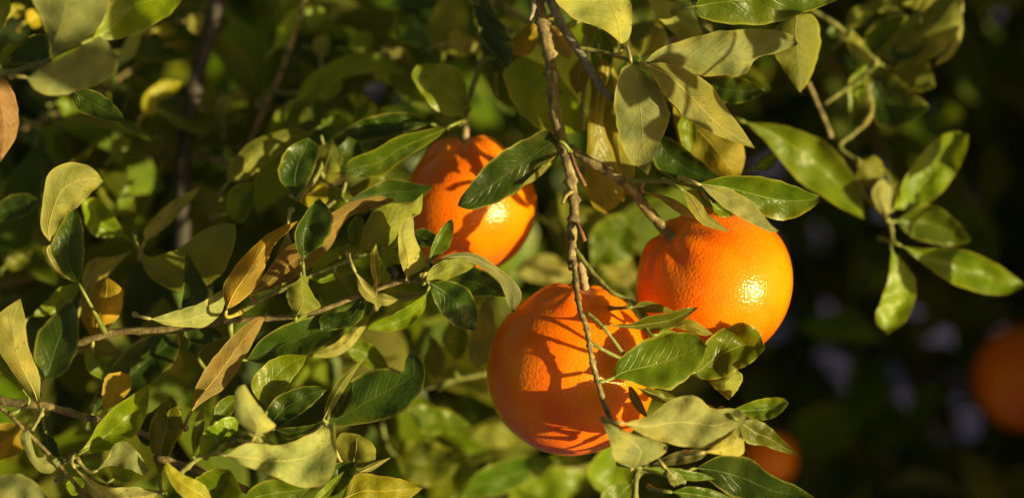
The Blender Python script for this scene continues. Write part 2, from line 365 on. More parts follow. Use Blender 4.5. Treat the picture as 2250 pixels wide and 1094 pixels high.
L('Z3', '1140,-30', '1200,80 1290,180 1380,250', '1270,0 1380,60 1460,140', '1500,232', d=1, tx=.4, mat='tan', face='U')
L('Z3', '1400,-40', '1440,120 1490,190', '1480,20 1470,100 1530,190', '1552,215', d=2, tx=-.2, mat='deep', face='T')
L('Z4', '60,30', '90,90 250,118 420,115 600,60', '120,-60 300,-120 500,-110 680,-50', '760,-5', d=-2.5, tx=.15, ty=.5, mat='green', face='T', wav=.12)
L('F', '1412,142', '1450,108 1540,77 1620,66 1710,68 1745,82', '1450,140 1505,160 1555,167 1635,166 1660,130 1705,118', '1754,98', d=-2, tx=.25, ty=.2, mat='grey', face='U', fold=.2, wav=.2)
L('F', '1426,146', '1450,138 1494,146 1530,165 1560,187 1588,222 1612,258', '1432,165 1450,195 1480,230 1510,262 1560,290 1612,312', '1661,328', d=-3, tx=.55, ty=-.35, mat='tan', face='U', M='1470,168 1520,215 1580,275', fold=.35)
L('Z3', '1060,385', '1000,420 965,560 960,680 975,780 1010,880 1060,970', '1130,430 1200,510 1250,580 1285,660 1280,750 1230,860 1195,940', '1158,1055', d=-3.2, tx=.25, ty=.15, mat='grey', face='U', M='1080,480 1110,640 1125,780 1130,900', fold=.12)
L('F', '1318,130', '1302,190 1294,250 1289,330 1288,400 1300,450', '1338,140 1331,200 1326,270 1345,330 1368,390 1365,440', '1330,471', d=1, tx=.35, mat='yellow', face='T')
L('F', '1345,140', '1325,230 1320,300 1335,370 1352,420', '1385,240 1397,340 1392,395', '1370,445', d=2.5, tx=-.3, mat='yellow', face='U')
L('Z3', '370,345', '290,430 310,540 380,670 500,770 640,800', '450,350 600,440 700,550 770,660', '800,790', d=3, tx=.2, ty=.1, mat='bright', face='T', fold=.15)
L('Z3', '110,30', '130,120 160,240 230,330 290,390', '180,60 280,140 340,220 350,320', '320,415', d=2, tx=-.7, mat='deep', face='T')
L('Z3', '510,150', '470,310 400,334 340,325', '460,140 390,180 345,240', '318,300', d=2, tx=-.3, ty=-.5, mat='ochre', face='U')
L('Z3', '570,150', '580,230 620,320', '640,180 700,290', '690,362', d=1.5, mat='rust', face='U')
L('Z3', '770,330', '690,420 690,500', '810,430 780,530', '730,567', d=2, tx=-.3, mat='ochre', face='U')
L('Z3', '985,330', '860,300 775,220 760,150', '970,230 900,130', '790,90', d=4, tx=-.2, mat='olive', face='U')
L('Z3', '1110,350', '1050,260 1050,160', '1220,320 1270,220', '1230,110', d=4, tx=-.3, mat='olive', face='U')
L('F', '1440,295', '1432,340 1450,375 1510,405', '1480,308 1530,345 1578,385', '1605,408', d=1.5, tx=-.2, mat='deep', face='T')
L('F', '1480,230', '1482,270 1500,330 1550,385', '1560,250 1612,285 1637,340', '1622,402', d=3, tx=-.2, mat='yellow', face='U')
L('F', '1535,172', '1580,169 1620,170 1655,182', '1565,215 1600,229 1645,222', '1683,201', d=1.5, tx=-.3, ty=.4, mat='deep', face='T')
L('Z4', '540,70', '430,150 440,250 500,360', '630,75 665,170 645,290 605,390', '565,447', d=1, tx=.3, mat='olive', face='U')
L('F', '1318,60', '1350,110 1330,170 1320,220', '1300,90 1296,160 1300,210', '1310,260', d=1.6, tx=.2, mat='green', face='T')
L('F', '1500,250', '1490,280 1500,320', '1530,260 1530,310', '1515,345', d=2.5, tx=.3, mat='bright', face='T')
# above the right orange
L('Y3', '565,132', '700,95 830,88 950,100 1080,140 1170,180', '700,200 830,270 950,318 1050,322 1150,280 1205,235', '1225,195', d=-2.5, tx=.2, ty=.45, mat='green', face='T', fold=.22)
L('Y3', '585,140', '680,145 760,170 850,220 910,290 960,350', '640,200 720,270 830,330 930,380 975,392', '1002,380', d=-4, tx=.5, ty=-.4, mat='grey', face='U')
L('Y3', '490,168', '520,260 580,340 660,372', '560,170 610,280 680,340', '745,390', d=-3.6, tx=.3, mat='olive', face='U')
L('Y3', '280,175', '380,192 470,228 530,280', '370,218 450,280 520,312', '562,316', d=-1.5, tx=.1, mat='rust', face='U')
L('Y3', '640,235', '655,290 700,310', '700,235 735,270', '750,305', d=-1.8, tx=.2, mat='bright', face='T')
# over the left orange
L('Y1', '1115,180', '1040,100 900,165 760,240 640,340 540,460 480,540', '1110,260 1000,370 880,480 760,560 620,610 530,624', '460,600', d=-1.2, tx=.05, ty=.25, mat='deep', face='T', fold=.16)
L('Y1', '1130,235', '1100,255 1000,350 900,440', '1115,275 1020,385 950,440', '880,470', d=-.6, tx=.3, mat='olive', face='U')
# over the lower orange
L('Y4', '245,440', '255,370 330,290 450,220 570,195 680,205', '330,465 450,500 560,500 650,440 720,360', '750,270', d=-5.1, tx=.0, ty=-.2, mat='green', face='T', fold=.25)
L('Y4', '685,410', '750,240 850,170 950,145 1030,190', '720,450 800,450 900,410 1000,350', '1062,285', d=-3.6, tx=.1, ty=-.2, mat='green', face='T', wav=.3, cr=.7)
L('Y4', '900,395', '820,440 760,460 800,510', '940,430 920,500', '865,562', d=-3.4, tx=.2, mat='olive', face='U')
L('Y4', '190,158', '330,150 430,110 560,85 640,65', '320,175 430,190 540,180 610,140', '702,62', d=-4.8, tx=.1, ty=.6, mat='olive', face='T')
L('Y4', '345,60', '400,30 480,40', '420,90 500,90', '572,82', d=-4, tx=.0, mat='olive', face='U')
L('Y4', '560,170', '640,125 720,160', '650,192 730,215', '782,208', d=-3.8, tx=-.1, mat='olive', face='U')
L('Y4', '480,210', '500,185 530,180', '500,215 540,205', '580,195', d=-5, tx=.2, mat='bright', face='T')
L('Y4', '300,690', '450,640 520,580 620,540 700,550 770,610 850,608 930,618', '420,760 560,800 680,832 760,820 850,770 930,710', '972,650', d=-8, tx=.35, ty=-.1, mat='pale', face='U', wav=.3, fold=.1, cr=.8)
L('Y4', '340,930', '260,890 225,800 190,700', '440,900 540,822 440,770 330,740 240,690', '160,650', d=-7.4, tx=.4, mat='pale', face='U', wav=.2)
L('Y4', '735,845', '850,770 920,720', '850,862 942,858', '948,770', d=-7.6, tx=.5, mat='tan', face='U')
L('Y4', '880,620', '980,575 1080,550 1160,553', '960,655 1060,673 1140,640', '1190,580', d=-5.5, tx=.0, ty=-.2, mat='green', face='T')
L('Y4', '915,675', '1020,672 1100,720 1170,790', '960,790 1060,810 1160,845', '1245,858', d=-6.6, tx=.25, mat='olive', face='T')
L('Y4', '690,930', '800,870 920,862 1000,890 1100,970 1220,1020', '760,1000 900,1090 1100,1130 1250,1120', '1342,1097', d=-5.5, tx=-.1, ty=.2, mat='deep', face='T', fold=.2)
L('Y4', '395,930', '480,925 600,935 720,960', '470,950 560,985 680,1000', '800,990', d=-6.5, tx=.2, ty=.5, mat='green', face='T')
L('Y4', '525,930', '540,1000 570,1030', '600,960 620,1000', '590,1025', d=-6.8, tx=.4, mat='pale', face='T')
L('Y4', '770,835', '680,830 560,850', '700,890 560,915', '440,918', d=-5.5, tx=-.4, mat='grey', face='U')
L('Y4', '560,1060', '650,1030 780,1050', '650,1110 800,1130', '930,1110', d=-6, tx=.2, ty=.3, mat='green', face='T')
L('Y4', '320,478', '330,560 380,630', '350,500 400,580', '428,660', d=-5.0, tx=.3, mat='olive', face='T', pet=False)
L('Y4', '370,498', '460,505 540,525', '440,550 520,580', '592,556', d=-5.2, tx=.3, mat='olive', face='T', pet=False)
L('Y4', '350,1000', '260,1010 180,1070', '330,1090 260,1180', '170,1160', d=3, tx=.2, mat='bright', face='T')

# ================================================================ the twig with the left orange
ob = Branch('fruiting_twig', 'slim green twig ending in the stem of the half covered orange', 'branch', (1085, -20, 6))
ob.twig('F', '1080,-20,6 1076,60,6 1066,118,5.6 1052,152,5.2 1040,190,5 1030,225,4.8 1024,260,4.6', 1.5, 1.2, 'green', 'stem')
ob.twig('F', '1024,255,4.6 1023,285,4.6 1022,308,4.8', 1.5, 1.9, 'stem')
ob.twig('F', '1024,268,4.6 1000,278,4 975,285,2.5', .8, .8, 'green')
ob.twig('F', '760,400,.5 748,430,.5 700,470,.5 660,510,0', .9, 1.2, 'green')
ob.twig('F', '705,298,2 712,330,2 700,380,1.5 655,440,.8', .9, 1.2, 'green')
L = ob.leaf
L('Z2', '1440,645', '1400,695 1300,690 1210,620 1150,540 1108,450', '1440,560 1420,470 1370,410 1290,382', '1140,390', d=3.6, tx=.3, ty=-.1, mat='bright', face='T', fold=.2)
L('Z2', '1310,770', '1260,768 1150,790 1000,830 880,900 740,960', '1280,812 1200,870 1060,960 940,1050 830,1062', '688,1050', d=1, tx=.15, ty=.5, mat='green', face='T')
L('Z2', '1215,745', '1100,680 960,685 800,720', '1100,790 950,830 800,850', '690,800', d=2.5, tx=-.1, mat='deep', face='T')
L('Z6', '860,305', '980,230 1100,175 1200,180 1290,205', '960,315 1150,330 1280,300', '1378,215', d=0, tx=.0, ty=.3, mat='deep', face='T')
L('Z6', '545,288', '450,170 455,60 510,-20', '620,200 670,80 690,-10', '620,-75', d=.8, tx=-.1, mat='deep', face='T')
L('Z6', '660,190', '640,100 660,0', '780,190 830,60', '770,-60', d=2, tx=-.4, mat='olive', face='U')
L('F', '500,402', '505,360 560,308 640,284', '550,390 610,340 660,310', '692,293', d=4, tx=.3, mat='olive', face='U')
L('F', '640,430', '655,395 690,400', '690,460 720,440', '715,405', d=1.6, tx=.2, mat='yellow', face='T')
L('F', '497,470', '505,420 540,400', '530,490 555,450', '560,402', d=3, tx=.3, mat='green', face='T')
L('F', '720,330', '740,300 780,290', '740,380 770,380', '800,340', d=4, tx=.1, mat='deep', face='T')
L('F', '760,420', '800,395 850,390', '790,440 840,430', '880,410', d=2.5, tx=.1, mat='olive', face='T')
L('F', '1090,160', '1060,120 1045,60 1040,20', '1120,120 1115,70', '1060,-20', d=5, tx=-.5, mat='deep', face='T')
L('F', '975,120', '940,80 960,10', '1010,110 1030,40', '1000,-30', d=10, tx=-.2, mat='olive', face='U')

# ================================================================ left spray, sharp
ls = Branch('leafy_branch', 'long leafy spray with ochre and rust leaves reaching towards the half covered orange', 'branch', (60, 790, 1))
ls.twig('F', '60,780,1 146,760,.5 205,742,0 256,729,-.3 330,725,-.8 406,720,-1.2 500,705,-1.8 574,699,-2.4 640,695,-3 706,680,-3.4 760,660,-3.6 790,650,-3.8 838,632,-4 888,617,-4.2 932,619,-4.4', 2.0, 1.0, 'bark', 'stem')
ls.twig('F', '500,705,-1.8 570,660,-2.4 632,630,-2.8 687,604,-3.2 742,582,-3.4 786,564,-3.4 834,553,-3.2', 1.2, .8, 'green')
ls.twig('F', '663,575,-3.6 661,600,-3.2 655,640,-3', .7, .8, 'green')
ls.twig('F', '660,575,-4 668,600,-3.5', .7, .8, 'green')
L = ls.leaf
L('Z6', '130,962', '108,830 160,730 250,620 360,520 460,460', '230,900 320,800 370,680 420,570 500,490', '564,424', d=-3.5, tx=.3, ty=.1, mat='ochre', face='U', fold=.3)
L('Z6', '280,862', '380,720 470,600 580,530 700,420 780,370 860,320 960,290 1060,274', '420,830 560,760 660,680 760,580 810,480 870,400 1000,352 1080,330', '1142,302', d=-2.2, tx=.15, ty=.2, mat='rust', face='U', M='400,780 520,670 640,590 740,480 820,400 920,335 1030,300')
L('Z6', '590,668', '550,580 545,480 590,400 640,330', '640,610 720,560 775,440 760,370', '690,288', d=-4.5, tx=-.1, mat='deep', face='T', M='590,560 600,470 640,380', fold=.35)
L('Z6', '550,1000', '500,910 493,830 540,800', '690,945 660,880 625,820', '595,742', d=-4.4, tx=.25, mat='olive', face='U')
L('Z6', '920,602', '960,460 1010,370 1130,320 1230,325', '1050,602 1160,580 1200,480 1260,400 1300,368', '1312,258', d=-3, tx=.1, ty=.2, mat='olive', face='U', fold=.15)
L('Z6', '1212,772', '1170,650 1162,520 1190,430', '1335,690 1300,610 1262,520 1255,430', '1242,388', d=-4.6, tx=.4, mat='tan', face='U', M='1220,650 1195,520 1215,440')
L('Z6', '1345,682', '1360,590 1400,500 1450,435', '1400,640 1470,580 1494,490', '1490,411', d=-4.5, tx=.0, mat='green', face='T', M='1370,610 1420,520 1460,450')
L('Z6', '1328,792', '1350,720 1440,660 1540,655', '1420,792 1520,752 1590,720', '1632,690', d=-5, tx=.3, ty=.2, mat='olive', face='U')
L('F', '938,598', '980,561 1040,556 1090,584 1130,618 1146,650', '985,575 1040,578 1085,612 1108,650', '1128,692', d=-4, tx=.5, mat='grey', face='U')
L('F', '945,605', '985,582 1040,585 1090,612', '960,640 1010,650 1070,650', '1112,652', d=-3.6, tx=-.5, mat='deep', face='T')
L('F', '944,622', '990,616 1030,638 1050,680', '955,662 985,705 1018,722', '1046,726', d=-5, tx=.05, ty=.2, mat='deep', face='T', fold=.15)
L('Z6', '1050,880', '1150,850 1260,850', '1130,912 1230,905', '1350,850', d=-3, tx=-.3, mat='deep', face='U')
L('Z6', '1330,860', '1230,930 1100,1000 1010,1040', '1320,960 1220,1060 1100,1090', '970,1080', d=-.5, tx=.2, ty=.4, mat='bright', face='T')
L('Z6', '905,733', '960,780 1040,850 1110,870', '930,850 1000,915 1090,935', '1167,900', d=-4.8, tx=.4, mat='tan', face='U')
L('Z6', '1030,832', '998,720 995,630', '1055,780 1048,680', '1030,562', d=-4.6, tx=.1, mat='yellow', face='T')
L('Z6', '1030,800', '1040,740 1030,650', '1060,780 1080,700', '1040,620', d=-4.3, tx=.2, mat='bright', face='T')
L('Z6', '620,770', '700,750 790,710', '700,800 800,770', '905,735', d=-1.5, tx=.2, ty=.4, mat='bright', face='T')
L('Z6', '640,740', '660,670 740,600', '720,700 820,630', '860,580', d=-1, tx=.2, ty=.3, mat='bright', face='T')
L('Z6', '1090,640', '1120,600 1170,600', '1130,680 1190,680', '1230,640', d=-2.8, tx=.2, mat='bright', face='T')
L('Z6', '870,560', '860,470 900,400', '930,560 960,470', '950,400', d=-1.8, tx=-.3, mat='green', face='T')
L('Z6', '780,730', '850,780 900,850', '800,790 860,850', '940,870', d=-3.6, tx=-.2, mat='olive', face='U')
L('Z6', '500,480', '430,640 400,690', '530,600 470,700', '360,760', d=-1.8, tx=.2, mat='tan', face='U')
L('Z6', '1250,490', '1320,470 1400,520', '1280,570 1350,580', '1390,545', d=-2, tx=-.5, mat='deep', face='T')
L('Z6', '940,870', '850,960 700,990', '960,950 900,1050', '700,1090', d=-2, tx=-.4, mat='deep', face='T')
# around the lower left of the spray
L('Z5', '310,560', '248,470 256,300 285,150 350,90 450,78 560,110', '330,500 400,390 480,330 540,265', '622,192', d=-1, tx=.2, ty=.1, mat='tan', face='U', wav=.15)
L('Z5', '472,802', '340,740 295,640 320,540 380,420', '500,700 507,560 490,420', '445,340', d=-1.5, tx=-.2, mat='deep', face='T')
L('Z5', '300,570', '255,590 300,700', '310,620 370,720', '440,790', d=-1.6, tx=.3, mat='tan', face='U', pet=False)
L('Z5', '822,592', '740,480 660,360 590,290', '740,525 620,522 530,480', '485,290', d=4, tx=.2, ty=.3, mat='bright', face='T')
L('Z5', '870,548', '868,480 950,380 1080,280', '950,500 1060,400 1150,300', '1207,218', d=4, tx=.4, mat='tan', face='U')
L('Z5', '835,592', '900,640 1010,612 1110,570 1200,490 1300,450', '870,720 950,800 1100,850 1250,810 1350,720 1410,560', '1418,438', d=1.2, tx=-.35, ty=-.2, mat='olive', face='U', fold=.1)
L('Z5', '1090,955', '1100,800 1108,680', '1255,890 1200,740 1150,660', '1122,608', d=-.5, tx=-.6, mat='deep', face='T')
L('Z5', '905,1012', '1040,970 1150,945 1250,890', '1000,1052 1130,1062 1240,1060 1325,980 1357,890', '1335,836', d=-3, tx=.35, ty=.1, mat='pale', face='U', M='1050,1030 1180,1000 1280,940')
L('Z5', '560,1150', '490,1000 510,900 570,800', '660,1060 730,960 735,840', '640,758', d=.6, tx=-.35, mat='ochre', face='U')
L('Z5', '178,1002', '260,920 370,820', '320,985 440,900', '485,800', d=1.5, tx=.2, mat='bright', face='T')
L('Z5', '490,900', '500,740 560,655 680,640', '560,810 650,750 720,670', '805,598', d=2.5, tx=.1, mat='tan', face='U')
L('F', '95,832', '75,780 85,730 120,690', '140,820 172,760 172,700', '157,655', d=0, tx=-.4, mat='deep', face='T')
L('Z7', '560,585', '570,480 660,320 770,190 900,120', '820,480 960,370 1050,270 1080,170', '1065,108', d=2, tx=-.15, mat='deep', face='T')
L('Z7', '625,568', '612,470 640,360', '700,530 780,450 788,370', '725,333', d=-1, tx=.4, mat='ochre', face='U')
L('Z7', '430,200', '540,170 650,140', '480,230 600,240', '720,230', d=3, tx=.3, mat='tan', face='U')
L('Z7', '640,390', '540,340 510,240', '640,300 600,220', '560,170', d=1.6, tx=.2, mat='bright', face='T')
L('Z5', '250,310', '150,260 30,290', '160,390 40,430', '-60,400', d=4, tx=-.3, ty=.3, mat='deep', face='T')
L('F', '420,905', '430,850 462,795 505,745 545,708', '450,880 490,855 522,812 562,740', '588,688', d=-3.6, tx=.3, mat='rust', face='U')
L('F', '490,740', '440,760 410,740', '460,700 420,690', '400,700', d=-.6, tx=-.4, mat='deep', face='T')
L('Z7', '1190,250', '1130,200 1110,100', '1230,160 1260,80', '1250,20', d=0, tx=-.4, mat='deep', face='T')
L('Z8', '255,262', '330,150 460,60 650,0 800,-30', '340,285 500,272 640,220 770,150 850,70', '892,-20', d=-1, tx=-.15, mat='deep', face='T')
L('Z8', '1000,-12', '900,50 800,150 700,205', '960,80 880,190 800,236 720,252', '628,245', d=.5, tx=.1, ty=-.2, mat='tan', face='U')
L('Z8', '1110,312', '1040,200 940,145', '1000,318 900,262', '842,192', d=2, tx=.2, mat='bright', face='T')
dm = tube_mesh([P(852, 590, -4.6) - ls.loc, P(862, 596, -4.8) - ls.loc, P(868, 604, -4.9) - ls.loc, P(864, 612, -4.8) - ls.loc], [.0009, .0022, .0018, .0012], 8, .35, True, 'dried_flower')
link('dried_flower', dm, BM['dark'], ls.o)

# ================================================================ lower left spray, nearest
ns = Branch('leafy_branch', 'lower left leafy twigs with a pale crumpled leaf and bright green upright leaves', 'branch', (-30, 870, -3))
ns.twig('F', '-30,870,-2 30,885,-2.5 95,890,-3 150,905,-3 220,925,-3 300,945,-3 380,985,-3', 2.2, 1.4, 'bark', 'stem')
ns.twig('F', '-20,880,-4 20,910,-4.4 60,950,-4.8 110,1000,-5 150,1045,-5 190,1090,-5 230,1130,-5', 1.0, 1.0, 'bark')
ns.twig('F', '95,895,-5 85,920,-5 70,945,-5', .8, .8, 'green')
ns.twig('F', '130,1008,-5 145,1005,-5 165,1000,-5', .9, .8, 'green')
ns.twig('F', '395,1040,-6 430,1010,-6 470,985,-6 510,970,-6.2 560,940,-5.5', 1.3, 1.1, 'green')
ns.twig('F', '340,1005,-4 430,1030,-4.5 530,1070,-4.5 600,1110,-4', 1.8, 1.8, 'bark')
ns.twig('F', '715,935,-4 725,900,-3.5 712,925,-3.4', .8, .8, 'green')
L = ns.leaf
L('F', '88,905', '70,872 30,822 0,772 -15,720 5,682', '87,870 88,830 70,780 58,740 55,700', '45,656', d=-5, tx=.35, mat='tan', face='U', M='75,860 45,800 30,740 30,700', fold=.3)
L('F', '62,872', '20,835 -20,800', '40,825 5,785', '-40,760', d=-4.4, tx=.3, mat='bright', face='T')
L('Z7', '440,850', '520,770 600,640 700,540 800,470', '600,812 680,800 770,760 850,660 890,550', '900,403', d=-5.2, tx=.1, ty=.0, mat='bright', face='T', M='560,780 680,680 800,560', fold=.4)
L('Z7', '960,965', '905,800 898,650 950,560', '1040,780 1102,690 1092,600 1055,510', '1025,478', d=-3.6, tx=.1, mat='olive', face='T', fold=.5)
L('Z8', '300,722', '190,620 180,480 205,425', '425,665 365,590 290,490', '242,412', d=-8.5, tx=.3, mat='pale', face='U')
L('Z7', '585,925', '640,855 690,770 760,757 840,830', '670,898 780,922 860,952', '892,920', d=-5.6, tx=.15, mat='grey', face='U', wav=.2)
L('Z7', '385,862', '310,942 230,925 160,830 118,720', '290,835 225,850 192,760', '172,668', d=-5.4, tx=.3, mat='grey', face='U')
L('F', '-50,1090', '0,1046 40,1040 80,1062', '-10,1130 50,1135', '110,1100', d=-9, tx=.1, mat='grey', face='U')
L('F', '165,1028', '230,1068 300,1070', '220,1105 300,1112', '363,1079', d=-5.6, tx=.3, mat='pale', face='U')
L('Z7', '430,880', '520,910 590,960', '500,930 570,980', '655,1012', d=-5.2, tx=.1, ty=.5, mat='green', face='T')
L('F', '470,1112', '400,1090 368,1045', '450,1065 400,1040', '363,1010', d=-6.4, tx=.2, mat='yellow', face='U')
L('F', '440,1125', '425,1060 465,1030', '500,1120 530,1085', '508,1032', d=-6, tx=-.2, mat='green', face='T', fold=.4)
L('F', '440,1000', '440,960 470,930 500,915', '480,1000 515,970', '525,920', d=-6, tx=.2, mat='bright', face='T')
L('F', '480,985', '500,950 540,950', '510,985 550,980', '580,960', d=-6.2, tx=.2, mat='bright', face='T')
L('F', '425,1000', '420,960 430,920', '440,970 450,930', '445,895', d=-6, tx=.2, mat='olive', face='T')
L('F', '470,920', '475,890 500,870', '500,920 520,890', '530,870', d=-5.6, tx=.3, mat='green', face='T')
L('Z8', '370,558', '285,450 290,370 370,280 480,235', '440,500 520,400 590,290', '614,234', d=-4.6, tx=.25, mat='bright', face='T', fold=.3)
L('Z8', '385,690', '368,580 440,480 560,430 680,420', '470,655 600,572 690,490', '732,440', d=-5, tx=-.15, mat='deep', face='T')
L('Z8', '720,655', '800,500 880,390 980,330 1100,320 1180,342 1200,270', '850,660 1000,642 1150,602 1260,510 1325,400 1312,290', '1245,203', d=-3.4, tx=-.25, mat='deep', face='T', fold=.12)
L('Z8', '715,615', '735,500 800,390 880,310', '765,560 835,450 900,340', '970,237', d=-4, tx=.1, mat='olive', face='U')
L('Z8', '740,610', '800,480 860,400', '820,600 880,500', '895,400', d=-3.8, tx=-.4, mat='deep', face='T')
L('Z8', '130,835', '230,770 330,762 430,778 560,742 690,680', '250,905 420,962 560,1022 700,1022 790,900', '782,633', d=-7.4, tx=.35, ty=-.1, mat='pale', face='U', wav=.3, fold=.1, cr=.8, M='260,850 430,870 600,850 720,770')
L('Z8', '300,720', '330,705 380,730', '320,790 380,790', '425,770', d=-7, tx=.3, mat='pale', face='U')
L('Z8', '880,1000', '790,880 800,720 860,700', '960,940 1028,850 1010,765', '930,712', d=-2.4, tx=-.3, mat='olive', face='U')
L('Z8', '715,1094', '740,950 800,880', '800,1070 870,1000 908,930', '905,875', d=-5, tx=-.3, mat='deep', face='T')
L('Z8', '640,1110', '700,1040 780,970', '720,1100 790,1020', '840,930', d=-5.4, tx=.2, mat='bright', face='T')
L('Z8', '820,1100', '900,952 1050,955 1200,985', '930,1150 1080,1150 1220,1100', '1313,1031', d=-4.4, tx=.1, ty=.1, mat='yellow', face='T', fold=.1)
L('Z8', '925,942', '980,895 1060,865', '1000,930 1070,885', '1122,848', d=-3.4, tx=.3, mat='tan', face='U')
L('Z8', '230,1125', '280,1030 380,985 460,980', '380,1150 520,1120', '640,1030', d=-5.4, tx=.15, ty=.3, mat='green', face='T')
L('Z8', '420,680', '500,670 600,660', '500,740 620,700', '715,640', d=-4.6, tx=-.2, mat='deep', face='T')
L('F', '60,930', '0,930 -30,960', '50,990 0,1010', '-40,1020', d=1, tx=.1, mat='ochre', face='U')
L('F', '135,1060', '140,1020 170,1010', '165,1090 190,1050', '185,1015', d=-2, tx=.2, mat='bright', face='T')
L('F', '290,935', '330,905 370,880', '320,980 360,950', '400,900', d=-2.5, tx=-.3, mat='deep', face='T')
L('F', '100,950', '90,985 110,1010', '120,965 130,990', '135,1020', d=-2, tx=-.3, mat='deep', face='T')
L('F', '250,1050', '240,1020 260,1000', '280,1060 300,1030', '290,1000', d=-4, tx=.2, mat='bright', face='T')

# ================================================================ upper left spray, close to the lens
ul = Branch('leafy_branch', 'twig at the upper left edge with broad grey backed leaves and a brown dry leaf', 'branch', (-40, 175, -9))
ul.twig('F', '-40,175,-9 0,164,-9 55,150,-9 102,136,-9.4 120,118,-9.6', 1.3, 1.1, 'green', 'stem')
L = ul.leaf
L('Z1', '310,330', '290,220 240,110 190,-20 230,-160', '420,282 530,232 620,110 662,-10 580,-150', '420,-260', d=-10.5, tx=.1, mat='grey', face='U', M='340,220 390,60 410,-80', fold=.15)
L('Z1', '158,468', '300,380 420,320 520,260 620,226', '220,542 320,577 450,552 600,502 700,420', '706,350', d=-10.5, tx=.2, mat='grey', face='U', fold=.12)
L('Z1', '555,232', '620,120 680,0 760,-120', '680,242 830,202 980,120 1065,40', '1130,-60', d=-8.6, tx=.15, mat='bright', face='T')
L('Z1', '300,362', '180,382 60,385', '285,225 200,210 120,270', '60,345', d=-8, tx=-.4, mat='deep', face='T')
L('Z1', '-20,390', '30,280 100,270', '0,400 60,370', '110,290', d=-7.5, tx=.3, mat='bright', face='T')
L('Z1', '-30,220', '-20,100 0,0', '20,170 60,40', '50,-80', d=-8.5, tx=.3, mat='bright', face='T')
L('F', '-45,165', '-30,250 -10,330', '12,176 34,215 39,290', '0,358', d=-6.5, tx=.35, mat='brown', face='U', wav=.2)
L('F', '155,195', '210,200 260,240', '170,240 230,265', '275,268', d=-2, tx=-.3, mat='deep', face='T')

# ================================================================ right spray
rs = Branch('leafy_branch', 'right hand spray of glossy yellow green leaves standing against the dark', 'branch', (1780, 20, 9))
rs.twig('F', '1780,20,9 1830,50,9 1860,75,9 1890,110,8.8 1925,135,8.6 1905,160,8.5 1860,195,8.5 1812,228,8.6', 1.15, 1.0, 'green', 'stem')
rs.twig('F', '1775,180,8.6 1795,225,8.6 1812,262,8.6 1827,302,8.8', 1.1, 1.0, 'bark')
rs.twig('F', '1915,215,8.6 1910,250,8.6 1880,290,8.6 1845,320,8.5 1870,345,8.2 1885,360,8 1895,420,8 1930,460,8 1955,490,7.8 1962,530,7.6', 1.15, 1.0, 'green')
L = rs.leaf
L('Z4', '300,588', '450,600 600,640 720,710 800,810 860,920', '400,680 480,780 560,870 640,925 760,1000', '872,1052', d=7.5, tx=.15, ty=.1, mat='bright', face='T', fold=.14)
L('Z4', '1012,1005', '1050,900 1120,780 1220,670 1310,635', '1130,1002 1240,930 1320,820 1367,710', '1373,645', d=8, tx=.1, mat='bright', face='T', fold=.4)
L('Y5', '345,135', '420,85 480,80 560,140', '400,190 490,215 560,218', '606,202', d=8, tx=.0, ty=.2, mat='green', face='T')
L('Y5', '362,220', '440,230 560,230 680,275 760,330', '450,290 540,350 650,388 740,386', '790,357', d=7, tx=.2, ty=.2, mat='bright', face='T')
L('Y5', '330,235', '320,330 290,420 275,480', '365,270 412,340 405,430 370,490', '315,526', d=7, tx=.25, mat='bright', face='T', fold=.35)
L('Z4', '850,770', '833,850 880,902', '930,753 972,830', '930,892', d=7.6, tx=.1, mat='olive', face='U')
L('Z4', '985,1052', '912,950 930,885', '1003,980 1000,900', '968,860', d=7.4, tx=.3, mat='pale', face='U')
L('Z4', '1000,1000', '1000,900 975,830', '1048,950 1030,860', '965,800', d=8, tx=-.2, mat='olive', face='T')
L('Z4', '925,272', '1000,180 1120,60 1240,-10', '1100,310 1220,270 1310,170 1338,70', '1345,-30', d=9.5, tx=-.5, mat='olive', face='U')
L('Z4', '925,325', '890,480 940,600 1030,612 1130,565', '1030,370 1100,440 1160,485', '1190,518', d=9, tx=-.4, mat='deep', face='T')
L('Z4', '930,252', '868,205 930,110 1000,95', '990,245 1060,160', '1080,92', d=10.4, tx=.1, ty=.3, mat='green', face='T')
L('Z4', '912,315', '830,275 778,190', '895,240 850,180', '800,128', d=8, tx=.2, mat='olive', face='U')
L('Z4', '885,305', '805,380 800,500', '890,400 840,520', '805,612', d=9, tx=.2, mat='bright', face='T')
L('Z4', '1340,60', '1345,160 1295,270', '1320,130 1280,220', '1205,322', d=9, tx=.3, mat='tan', face='U')
L('Z4', '905,480', '900,540 860,610', '920,500 905,580', '830,650', d=8.4, tx=.3, mat='tan', face='U')
L('Z4', '1010,330', '1080,300 1180,300', '1050,400 1130,440', '1215,420', d=9.6, tx=-.5, mat='olive', face='U')
L('Z4', '1140,120', '1060,150 1000,230', '1180,200 1120,280', '1010,300', d=9.2, tx=-.6, mat='deep', face='T')
L('Z4', '1230,10', '1180,60 1130,50', '1200,-20 1130,-10', '1050,20', d=9, tx=.2, mat='olive', face='U')
L('Z4', '790,150', '800,60 880,20', '850,120 920,60', '960,-10', d=10.5, tx=-.3, mat='olive', face='U')
L('Z4', '1040,50', '950,60 900,0', '1040,-40 960,-60', '880,-70', d=10, tx=-.3, mat='olive', face='U')
L('Z4', '720,120', '690,160 720,180', '760,130 760,170', '700,190', d=10, tx=0, mat='green', face='T')
L('Z4', '350,810', '380,770 430,740', '400,820 440,790', '460,745', d=10, tx=.2, mat='bright', face='T')

